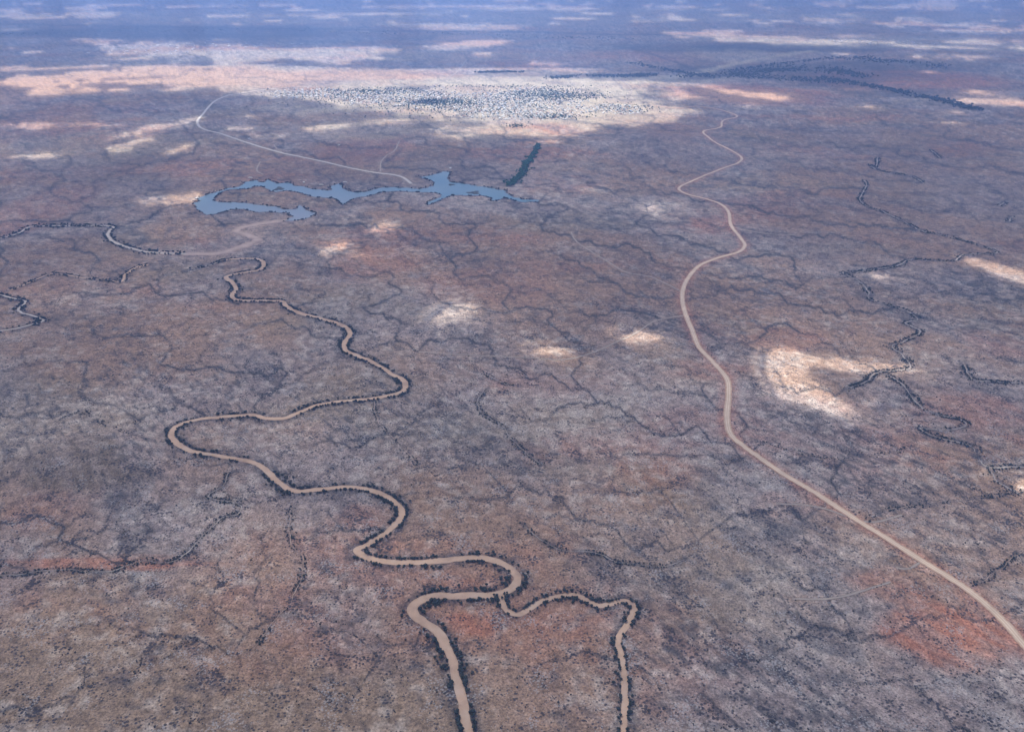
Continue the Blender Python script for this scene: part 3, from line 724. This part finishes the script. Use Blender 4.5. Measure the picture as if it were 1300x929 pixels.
# ------------------------------------------------------------------ the town
def house_tpl(lx, ly, h, rh, lean=False):
    """walls with a door and windows recess, eaves and gable roof"""
    v = [(-lx,-ly,-.5),(lx,-ly,-.5),(lx,ly,-.5),(-lx,ly,-.5),(-lx,-ly,h),(lx,-ly,h),(lx,ly,h),(-lx,ly,h),(-lx,0,h+rh*.96),(lx,0,h+rh*.96)]
    f = [(0,1,5,4),(1,2,6,5),(2,3,7,6),(3,0,4,7),(4,7,8,8),(5,9,6,6)]; m = [0]*6
    e = .6; n = len(v)
    v += [(-lx-e,-ly-e,h-.15),(lx+e,-ly-e,h-.15),(lx+e,0,h+rh),(-lx-e,0,h+rh),(lx+e,ly+e,h-.15),(-lx-e,ly+e,h-.15)]
    v += [(a, b, c-.2) for a, b, c in v[n:n+6]]
    f += [(n,n+1,n+2,n+3),(n+3,n+2,n+4,n+5),(n+9,n+8,n+7,n+6),(n+11,n+10,n+8,n+9),(n,n+6,n+7,n+1),(n+5,n+4,n+10,n+11)]; m += [1]*6
    k = len(v); y_ = -ly-.04
    for x0, x1, z0, z1 in ((-lx*.12,lx*.12,0,h*.75),(-lx*.7,-lx*.4,h*.35,h*.75),(lx*.4,lx*.7,h*.35,h*.75)):
        v += [(x0,y_,z0),(x1,y_,z0),(x1,y_,z1),(x0,y_,z1)]; f.append((k,k+1,k+2,k+3)); m.append(2); k += 4
    return v, f, m
M_wall = simple('pale_plaster', (.62,.58,.52), .12, 1/30); M_dk = simple('dark_opening', (.05,.05,.06), .1, 1)
roofs = [simple('white_sheet_roof', (.74,.70,.63), .1, 1/25, .5, .4), simple('zinc_roof', (.50,.47,.43), .15, 1/25, .5, .3), simple('blue_grey_roof', (.25,.34,.45), .15, 1/25), simple('rust_roof', (.40,.22,.15), .2, 1/25)]
house_me = []
for k, (lx, ly, h, rh, rf) in enumerate(((8,5,3.2,1.8,0),(10,6,3.4,2.,0),(7,5,3,1.6,1),(13,6,4,2.,0),(8,6,3.2,2,2),(9,5,3.2,1.8,3),(15,8,5,2.2,1))):
    v, f, m = house_tpl(lx, ly, h, rh)
    me = bpy.data.meshes.new('house'); me.from_pydata(v, [], [tuple(dict.fromkeys(q)) for q in f]); me.polygons.foreach_set('material_index', m)
    for q in (M_wall, roofs[rf], M_dk): me.materials.append(q)
    me.update(); house_me.append(me)
def town(px, py, rx, ry, n, seed, rot=.3, gap=(52, 47)):
    """plots along a loose street grid inside an uneven outline"""
    r_ = np.random.default_rng(seed)
    a_, b_ = at(px, py); wx = at(px+rx, py)[0]-a_; wy = abs(at(px, py-ry)[1]-at(px, py+ry)[1])/2
    R_ = max(wx, wy); gx, gy = np.meshgrid(np.arange(-R_, R_, gap[0]), np.arange(-R_, R_, gap[1]))
    gx = gx.ravel()+r_.normal(0, gap[0]*.16, gx.size); gy = gy.ravel()+r_.normal(0, gap[1]*.14, gy.size)
    x = gx*math.cos(rot)-gy*math.sin(rot); y = gx*math.sin(rot)+gy*math.cos(rot)
    q = np.hypot(x/wx, y/wy)+.9*fbm((x+a_)/420, (y+b_)/420, seed, 4); m = (q < .8+.45*r_.random(len(x)))
    x, y = x[m]+a_, y[m]+b_
    if len(x) > n: k = r_.permutation(len(x))[:n]; x, y = x[k], y[k]
    return np.column_stack([x, y, np.full(len(x), rot)+r_.choice([0, math.pi/2], len(x))+r_.normal(0, .08, len(x))])
districts = [
 (town(400,119,55,6,420,1,.2),'pale house in the western quarter of the town','houses in the western quarter'),
 (town(500,124,70,9,900,2,.5),'white roofed house in the middle quarter of the town','houses in the middle quarter'),
 (town(600,128,75,12,1300,3,-.2),'white roofed house in the densest central quarter of the town','houses in the central quarter'),
 (town(690,138,60,13,900,4,.1),'white roofed house at the near eastern side of the town','houses in the near eastern quarter'),
 (town(670,118,50,7,260,5,.4),'pale house among the green trees at the back of the town','houses among the town trees'),
 (town(785,139,30,6,260,6,.1),'pale house in the outlying eastern village','houses in the outlying eastern village'),
 (town(640,144,60,6,300,7,.1),'white roofed house on the near edge of the town','houses on the near edge of the town'),
]
# a few lone buildings by the reservoir
lone = [(438,231.5,'white building on the point above the reservoir inlet'),(316,177,'pale shed by the gravel road'),(250,252,'white building at the western tip of the reservoir'),(408,235,'small pale building on the north shore of the reservoir'),
        (386,232,'pale hut above the north shore of the reservoir'),(572,214,'pale building by the northern bay of the reservoir'),(318,226,'pale camp building near the west arm of the reservoir'),(430,185,'white shed on the plain north of the gravel road')]
hp = np.vstack([d[0] for d in districts]); hg = np.concatenate([np.full(len(d[0]), k) for k, d in enumerate(districts)])
ht = rng.choice(7, len(hp), p=[.30,.20,.14,.08,.09,.12,.07]); hs = rng.uniform(.95, 1.45, len(hp))
hpx, hpy = proj(hp[:, 0], hp[:, 1])
sz = hs*np.array([8,10,7,13,6,6,15])[ht]/np.hypot(hp[:, 0], hp[:, 1]); hi_ = np.argsort(-sz); hpick = hi_[:292]; hrest = hi_[292:]
hzz = height(hp[:, 0], hp[:, 1])
for k in hpick:
    o = link('house', house_me[ht[k]], districts[hg[k]][1], 'house', districts[hg[k]][2])
    o.location = (hp[k, 0], hp[k, 1], hzz[k]); o.rotation_euler.z = hp[k, 2]; o.scale = (hs[k],)*3
for px, py, lab in lone:
    x, y = at(px, py); o = link('building', house_me[3], lab, 'building'); o.location = (float(x), float(y), float(height(x, y))+.1); o.rotation_euler.z = px % 3
far_t = [(town(1040,52,70,2.2,260,11,.3,(190,190))), (town(1130,55,60,3,300,12,.1,(190,190))), (town(300,58,120,2.5,80,13,.1,(260,260))), (town(210,66,90,3,80,14,.1,(260,260)))]
V_, F_, Mi, n = [], [], [], 0
hall = [(hp[k, 0], hp[k, 1], hp[k, 2], hs[k], ht[k]) for k in hrest]
for ft in far_t: hall += [(a, b_, c, 1.9, int(rng.integers(0, 4))) for a, b_, c in ft]
hall = np.array(hall); hh = height(hall[:, 0], hall[:, 1])
matl = [M_wall, M_dk]+roofs; rfi = [0,0,1,0,2,3,1]
for k in range(7):
    m = np.nonzero(hall[:, 4] == k)[0]
    if not len(m): continue
    tm = house_me[k]; tm.calc_loop_triangles(); tv = np.array([v.co[:] for v in tm.vertices]); tf = np.array([t.vertices[:] for t in tm.loop_triangles]); ti = np.array([tm.polygons[t.polygon_index].material_index for t in tm.loop_triangles])
    ti = np.where(ti == 0, 0, np.where(ti == 2, 1, 2+rfi[k]))
    c, s = np.cos(hall[m, 2])[:, None], np.sin(hall[m, 2])[:, None]; r = hall[m, 3][:, None]
    x = (tv[None, :, 0]*c-tv[None, :, 1]*s)*r+hall[m, 0][:, None]; y = (tv[None, :, 0]*s+tv[None, :, 1]*c)*r+hall[m, 1][:, None]; z = tv[None, :, 2]*r+hh[m][:, None]
    V_.append(np.stack([x, y, z], -1).reshape(-1, 3)); F_.append((tf[None]+(np.arange(len(m))*len(tv))[:, None, None]+n).reshape(-1, 3)); Mi.append(np.tile(ti, len(m))); n += len(m)*len(tv)
me = mesh_np('far_houses', np.vstack(V_), np.vstack(F_), matl, np.concatenate(Mi))
link('far_houses', me, 'the thousands of smaller pale houses filling the town and the villages behind', 'houses', kind='stuff')
# town trees
tt = []
for (px, py, rx, ry, n) in ((690,120,50,7,1100),(560,130,36,4,600),(480,116,60,3,420),(600,135,110,12,1100),(480,124,90,8,600),(730,122,40,4,300),(700,148,35,3,220),(790,138,35,5,160),(420,119,60,4,140),(640,110,90,2,160),(655,160,12,2,60)):
    x, y = at(px+rx*.62*rng.standard_normal(n), py+ry*.62*rng.standard_normal(n)); tt.append(np.column_stack([x, y]))
tt = np.vstack(tt)
me = scatter_mesh('town_trees', tree_t, tt, rng.uniform(4, 8.5, len(tt)), [M_bark, simple('garden_leaves', (.035,.075,.055), .4, 1/15)], 9)
link('town_trees', me, 'dark green garden trees standing between the houses of the town', 'trees', kind='stuff')

# ------------------------------------------------------------------ light: sun, sky and the broken cloud that shades the plain
EL, AZ = R(58), R(-35)       # azimuth from +Y, towards +X
sd = Vector((math.cos(EL)*math.sin(AZ), math.cos(EL)*math.cos(AZ), math.sin(EL)))
su = bpy.data.lights.new('sun', 'SUN'); su.energy = 5.0; su.angle = R(.53); su.color = (1., .93, .77)
so = bpy.data.objects.new('sun', su); C.objects.link(so); so.rotation_euler = sd.to_track_quat('Z', 'Y').to_euler()
W = bpy.data.worlds.new('World'); S.world = W; W.use_nodes = True
wt = W.node_tree; bg = wt.nodes['Background']; sk = wt.nodes.new('ShaderNodeTexSky'); sk.sky_type = 'NISHITA'; sk.sun_disc = False
sk.sun_elevation = EL; sk.sun_rotation = AZ; sk.altitude = 1200; sk.dust_density = .6; sk.ozone_density = 2
wt.links.new(sk.outputs[0], bg.inputs[0]); bg.inputs[1].default_value = .15

CZ = 2300.0
cr = rows(3.2, 1000, -30); ct, _ = cols(3.2, 48)
cR, cT = np.meshgrid(cr, ct, indexing='ij'); gxx = cR*np.sin(cT); gyy = cR*np.cos(cT)        # where the cloud's shade falls
ppx, ppy = proj(gxx, gyy)
# gaps: (centre, half size, tilt, openness), given by the sunlit ground
GAPS = [(572,394,34,13,-8,1),(548,402,16,6,0,.6),(679,441,24,9,0,1),(720,446,22,5,0,.35),(795,422,34,11,5,.7),(830,424,20,6,0,.3),
 (985,452,30,13,15,1),(985,470,34,15,10,1),(985,492,22,14,20,1),(1038,508,36,13,22,1.2),(1080,461,58,8.5,3,1),(1108,512,13,7,0,.6),(1154,469,14,5,0,.8),(1175,473,16,4,0,.4),(1020,487,14,6,40,.5),
 (1216,326,13,4,5,.8),(1245,335,26,5,15,.9),(1285,347,34,8,14,1),(1107,348,23,4.5,2,.8),(1290,612,32,11,22,.8),(1260,603,12,8,40,.6),(1297,622,20,10,20,.8),
 (482,289,26,8,-6,.7),(492,286,10,6,0,.5),(418,313,22,7,-10,.8),(455,325,30,6,0,.25),(212,252,36,8,-6,.75),(240,247,14,5,0,.5),(830,257,22,4,-5,.6),(828,264,16,4,0,.85),(760,238,26,2.4,0,.7),
 (40,197,58,2.6,-2,.7),(155,187,18,4.5,0,.9),(180,180,26,4,-10,.6),(225,188,18,4,-15,.7),(30,160,60,4,0,.5),(110,158,70,3,2,.45),(220,158,55,4,-12,.55),(300,164,26,3,0,.35),(310,148,16,3,0,.3),(170,172,40,4,-5,.35),
 (405,163,30,4,0,.6),(350,172,60,3,0,.3),(620,163,60,5,-3,.6),(500,155,60,4,-3,.5),(680,163,60,6,0,.9),(690,170,35,5,0,.8),(690,180,25,2.5,0,.7),(730,166,26,3,0,.7),(580,172,25,2.5,0,.7),(560,163,20,3,-20,.6),
 (610,131,150,18,0,1),(500,126,110,9,4,1),(410,119,80,4,0,.9),(345,116,50,2,0,.6),(500,100,120,9,0,1),(400,104,90,4,4,.9),(620,100,110,9,0,.9),(690,120,110,14,0,1),(740,141,75,14,2,1),(820,126,60,4,-3,.9),(845,138,50,3,4,.7),(820,142,45,9,0,.8),(720,150,90,10,0,1),(800,106,70,4,0,.8),(830,108,50,3,0,.5),(780,112,30,5,0,.8),
 (22,92,48,10,-5,1),(150,96,120,7,0,.9),(240,98,90,11,3,1),(310,96,60,6,0,.6),(95,112,45,6,-4,.9),(60,118,20,5,0,.6),(155,114,12,2.5,0,.7),
 (150,53,70,3.5,2,.6),(140,60,14,6,30,.8),(240,62,70,6,0,.9),(210,72,70,6,0,.8),(280,72,60,7,0,.9),(350,66,60,3.5,0,.7),(390,74,50,3,6,.8),(435,64,60,4,0,.6),(420,80,30,3,0,.5),(275,50,25,2,0,.4),(10,61,16,1.2,0,.8),(45,66,16,1.8,0,.8),
 (600,56,44,5,-6,.95),(560,60,30,2.4,0,.8),(612,69,18,3,0,.6),(686,81,20,2.8,2,.95),(470,64,50,3.5,0,.5),(600,35,80,5,0,.55),(520,32,60,4,0,.3),
 (50,22,45,2.2,1,1),(110,19,60,2.4,0,.7),(30,14,40,3,0,.5),(120,12,60,2.4,0,.5),(35,31,18,2,6,.5),(240,8,90,2.5,0,.4),(300,20,90,1.6,0,.4),(580,8,140,3,0,.45),(500,19,90,3,0,.4),(700,12,90,3,0,.4),
 (900,42,60,4,-3,.95),(960,50,70,5,3,1),(1040,52,80,5,0,1),(1110,56,80,4.5,2,1),(1170,60,50,3,0,.7),(1270,58,60,6,3,.9),(1230,74,40,3,0,.6),(1060,71,22,2,0,.5),(1160,72,40,3,0,.5),(860,40,30,1.5,0,.5),
 (1000,28,70,4,0,.5),(1110,28,90,6,3,.7),(1200,34,90,6,4,.7),(1290,38,60,6,0,.6),(1090,8,90,4,3,.6),(1200,10,90,3,3,.5),(880,12,60,3,0,.3),(820,26,50,3,0,.35),(1240,2,90,3,0,.6),
 (940,118,34,3.2,8,.95),(970,123,30,4,8,.95),(945,134,14,2.2,0,.7),(1098,137,14,2.6,4,.9),(1240,118,22,2.4,5,.9),(1255,129,44,4,2,1),(1290,133,30,3,0,.9),(1177,92,12,2.2,0,.7),(1215,143,18,3,0,.4),(1200,157,20,2,0,.5),(870,157,30,3,-8,0),
 (1030,460,30,6,5,.5),(200,100,150,9,3,.9),(60,105,70,6,0,.8),(330,90,80,7,0,.8),(210,112,40,3,0,.6),(440,92,90,4,0,.8),(280,64,110,6,3,.8),(180,82,120,4,0,.6),(110,93,100,4,0,.9),(420,70,80,4,4,.7),(60,84,40,2,0,.6),(370,105,60,5,0,.8),(640,90,140,4,0,.8),(880,108,60,3,0,.5),(850,120,30,6,0,.5)]
SHADE = [(548,129,34,4.5,-3,.8),(510,112,60,2,0,.4),(735,122,40,6,0,.7),(640,140,20,3,0,0.2),(360,104,40,3,0,.5),(300,106,30,3,0,.4),(700,155,30,3,5,.3),(610,92,18,3,0,.5),(830,124,40,6,4,.7),(770,152,14,3,0,.4)]
def blob(px, py, b_):
    cx, cy, rx, ry, rot, k = b_
    c, s = math.cos(R(rot)), math.sin(R(rot)); dx, dy = px-cx, py-cy
    u, v = dx*c+dy*s, -dx*s+dy*c
    m = (np.abs(dx) < rx*2.2+ry) & (np.abs(dy) < ry*2.2+rx*abs(s)*2+1)
    out = np.zeros(px.shape); out[m] = k*np.exp(-(((u[m]/rx)**2+(v[m]/ry)**2)**1.25)*.9)
    return out
gp = np.zeros(cR.shape)
wob = fbm(gxx/260, gyy/260, 55, 4); wf = cR/3500
ppx2 = ppx+12*fbm(gxx/(260*wf), gyy/(260*wf), 56, 4); ppy2 = ppy+(7*fbm(gxx/(330*wf), gyy/(420*wf), 57, 5, .6)+2*wob)*np.clip(ppy/170, .35, 1.1)
for b_ in GAPS: gp = 1-(1-gp)*(1-blob(ppx2, ppy2, b_))
sh = np.zeros(cR.shape)
for b_ in SHADE: sh = np.maximum(sh, blob(ppx2, ppy2, b_))
gp = gp*(1-sh)
inview = sstep(-60, 10, ppx)*sstep(1360, 1290, ppx)*sstep(985, 940, ppy)*sstep(-10, -2, ppy)*(np.cos(cT) > .3)
wild = sstep(.12, .5, fbm(gxx/1900, gyy/1400, 58, 4))
gp = gp*inview + wild*(1-inview)
farw = sstep(70, 10, ppy)*inview*.55*sstep(.05, .4, fbm(gxx/1500, gyy/900, 59, 4)); gp = np.maximum(gp, farw)
rag = fbm(gxx/(150*wf), gyy/(110*wf), 60, 5, .6)
brk = sstep(-.10, .16, fbm(gxx/1500+.5*rag, gyy/700, 68, 4))*sstep(122, 108, ppy)*np.clip(1-.95*np.exp(-((ppx+190*fbm(gxx/1300, gyy/600, 69, 4)-600)/330)**2), 0, 1); gp = gp*(1-.9*brk*inview)
gp = np.clip(gp*(1.2+.35*sstep(60, 20, ppy))+1.15*rag*gp*(1.25-gp)+.25*rag*sstep(.03, .15, gp), 0, 1)
dens = 1-sstep(.2, .6, gp)
dens = dens*(1-.16*sstep(-.3, .5, fbm(gxx/900, gyy/700, 61, 4)))
k_ = (CZ)/math.tan(EL); ox, oy = math.sin(AZ)*k_, math.cos(AZ)*k_
Xc, Yc = gxx+ox, gyy+oy
nr_, nt_ = cR.shape
bot = np.stack([Xc, Yc, np.full(Xc.shape, CZ)-20*fbm(Xc/700, Yc/700, 62, 3)], -1).reshape(-1, 3)
top = np.stack([Xc, Yc, np.full(Xc.shape, CZ+25)+dens*(180+160*fbm(Xc/900, Yc/900, 63, 4))], -1).reshape(-1, 3)
ii, jj = np.meshgrid(np.arange(nr_-1), np.arange(nt_), indexing='ij'); jn = (jj+1) % nt_
qb = np.stack([ii*nt_+jj, ii*nt_+jn, (ii+1)*nt_+jn, (ii+1)*nt_+jj], -1).reshape(-1, 4)
n0 = nr_*nt_
rim = np.array([[(nr_-1)*nt_+j, (nr_-1)*nt_+(j+1) % nt_, n0+(nr_-1)*nt_+(j+1) % nt_, n0+(nr_-1)*nt_+j] for j in range(nt_)])
inr = np.array([[j, n0+j, n0+(j+1) % nt_, (j+1) % nt_] for j in range(nt_)])
cm = NT_('cloud_vapour'); pc = cm.pos(); da = cm.n('ShaderNodeAttribute', attribute_name='vapour').outputs['Fac']
nzc = cm.noise(pc, 1/160, 4, .65)
al = cm.math('MULTIPLY', cm.mapr(cm.math('ADD', da, cm.math('MULTIPLY', cm.math('SUBTRACT', nzc, .5), cm.math('ADD', .12, cm.math('MULTIPLY', 3.2, cm.math('MULTIPLY', da, cm.math('SUBTRACT', 1., da)))))), .08, 1.0, 0., 1.), .60)
df = cm.n('ShaderNodeBsdfDiffuse'); df.inputs[0].default_value = (.7,.7,.7,1); tr = cm.n('ShaderNodeBsdfTranslucent'); tr.inputs[0].default_value = (.95,.95,.95,1)
mx = cm.n('ShaderNodeMixShader'); mx.inputs[0].default_value = .10; cm.l(df.outputs[0], mx.inputs[1]); cm.l(tr.outputs[0], mx.inputs[2])
tp = cm.n('ShaderNodeBsdfTransparent'); tp.inputs[0].default_value = (.91,.94,1,1); m2 = cm.n('ShaderNodeMixShader'); cm.l(al, m2.inputs[0]); cm.l(tp.outputs[0], m2.inputs[1]); cm.l(mx.outputs[0], m2.inputs[2]); cm.l(m2.outputs[0], cm.out.inputs[0])  # bluish pass-through tint added to cool the shade below
me = mesh_np('cloud_layer', np.vstack([bot, top]), np.vstack([qb, qb[:, ::-1]+n0, rim, inr]), [cm.m], smooth_=True)
attr(me, 'vapour', np.concatenate([dens.ravel(), dens.ravel()]))
link('cloud_layer', me, 'broken cloud layer high above the plain that shades most of it', 'cloud', kind='stuff')

# ------------------------------------------------------------------ air
HZ = RR[-1]+300
hv = [(x, y, z) for z in (float(Z.min())-1.5, 1512.) for x, y in ((-HZ,-HZ),(HZ,-HZ),(HZ,HZ),(-HZ,HZ))]
me = bpy.data.meshes.new('haze'); me.from_pydata(hv, [], [(3,2,1,0),(4,5,6,7),(0,1,5,4),(1,2,6,5),(2,3,7,6),(3,0,4,7)])
hm = NT_('haze_air'); pv = hm.n('ShaderNodeVolumePrincipled'); pv.inputs['Color'].default_value = (.30,.51,1.,1); pv.inputs['Density'].default_value = 4.4e-5; pv.inputs['Anisotropy'].default_value = .2
hm.l(pv.outputs[0], hm.out.inputs[1]); me.materials.append(hm.m)
link('haze', me, kind='stuff')

# ------------------------------------------------------------------ camera and output
cd = bpy.data.cameras.new('camera'); co = bpy.data.objects.new('camera', cd); C.objects.link(co)
co.location = (0, 0, H); co.rotation_euler = (R(90)-PITCH, 0, 0); cd.sensor_width = 36; cd.sensor_fit = 'HORIZONTAL'; cd.lens = 36*F/1300
cd.clip_start = 1; cd.clip_end = 500000
S.camera = co
S.view_settings.view_transform = 'Standard'; S.view_settings.look = 'None'; S.view_settings.exposure = 1.03; S.view_settings.gamma = 1
S.cycles.max_bounces = 5; S.cycles.diffuse_bounces = 3; S.cycles.volume_bounces = 1; S.cycles.transparent_max_bounces = 12
S.cycles.use_denoising = True
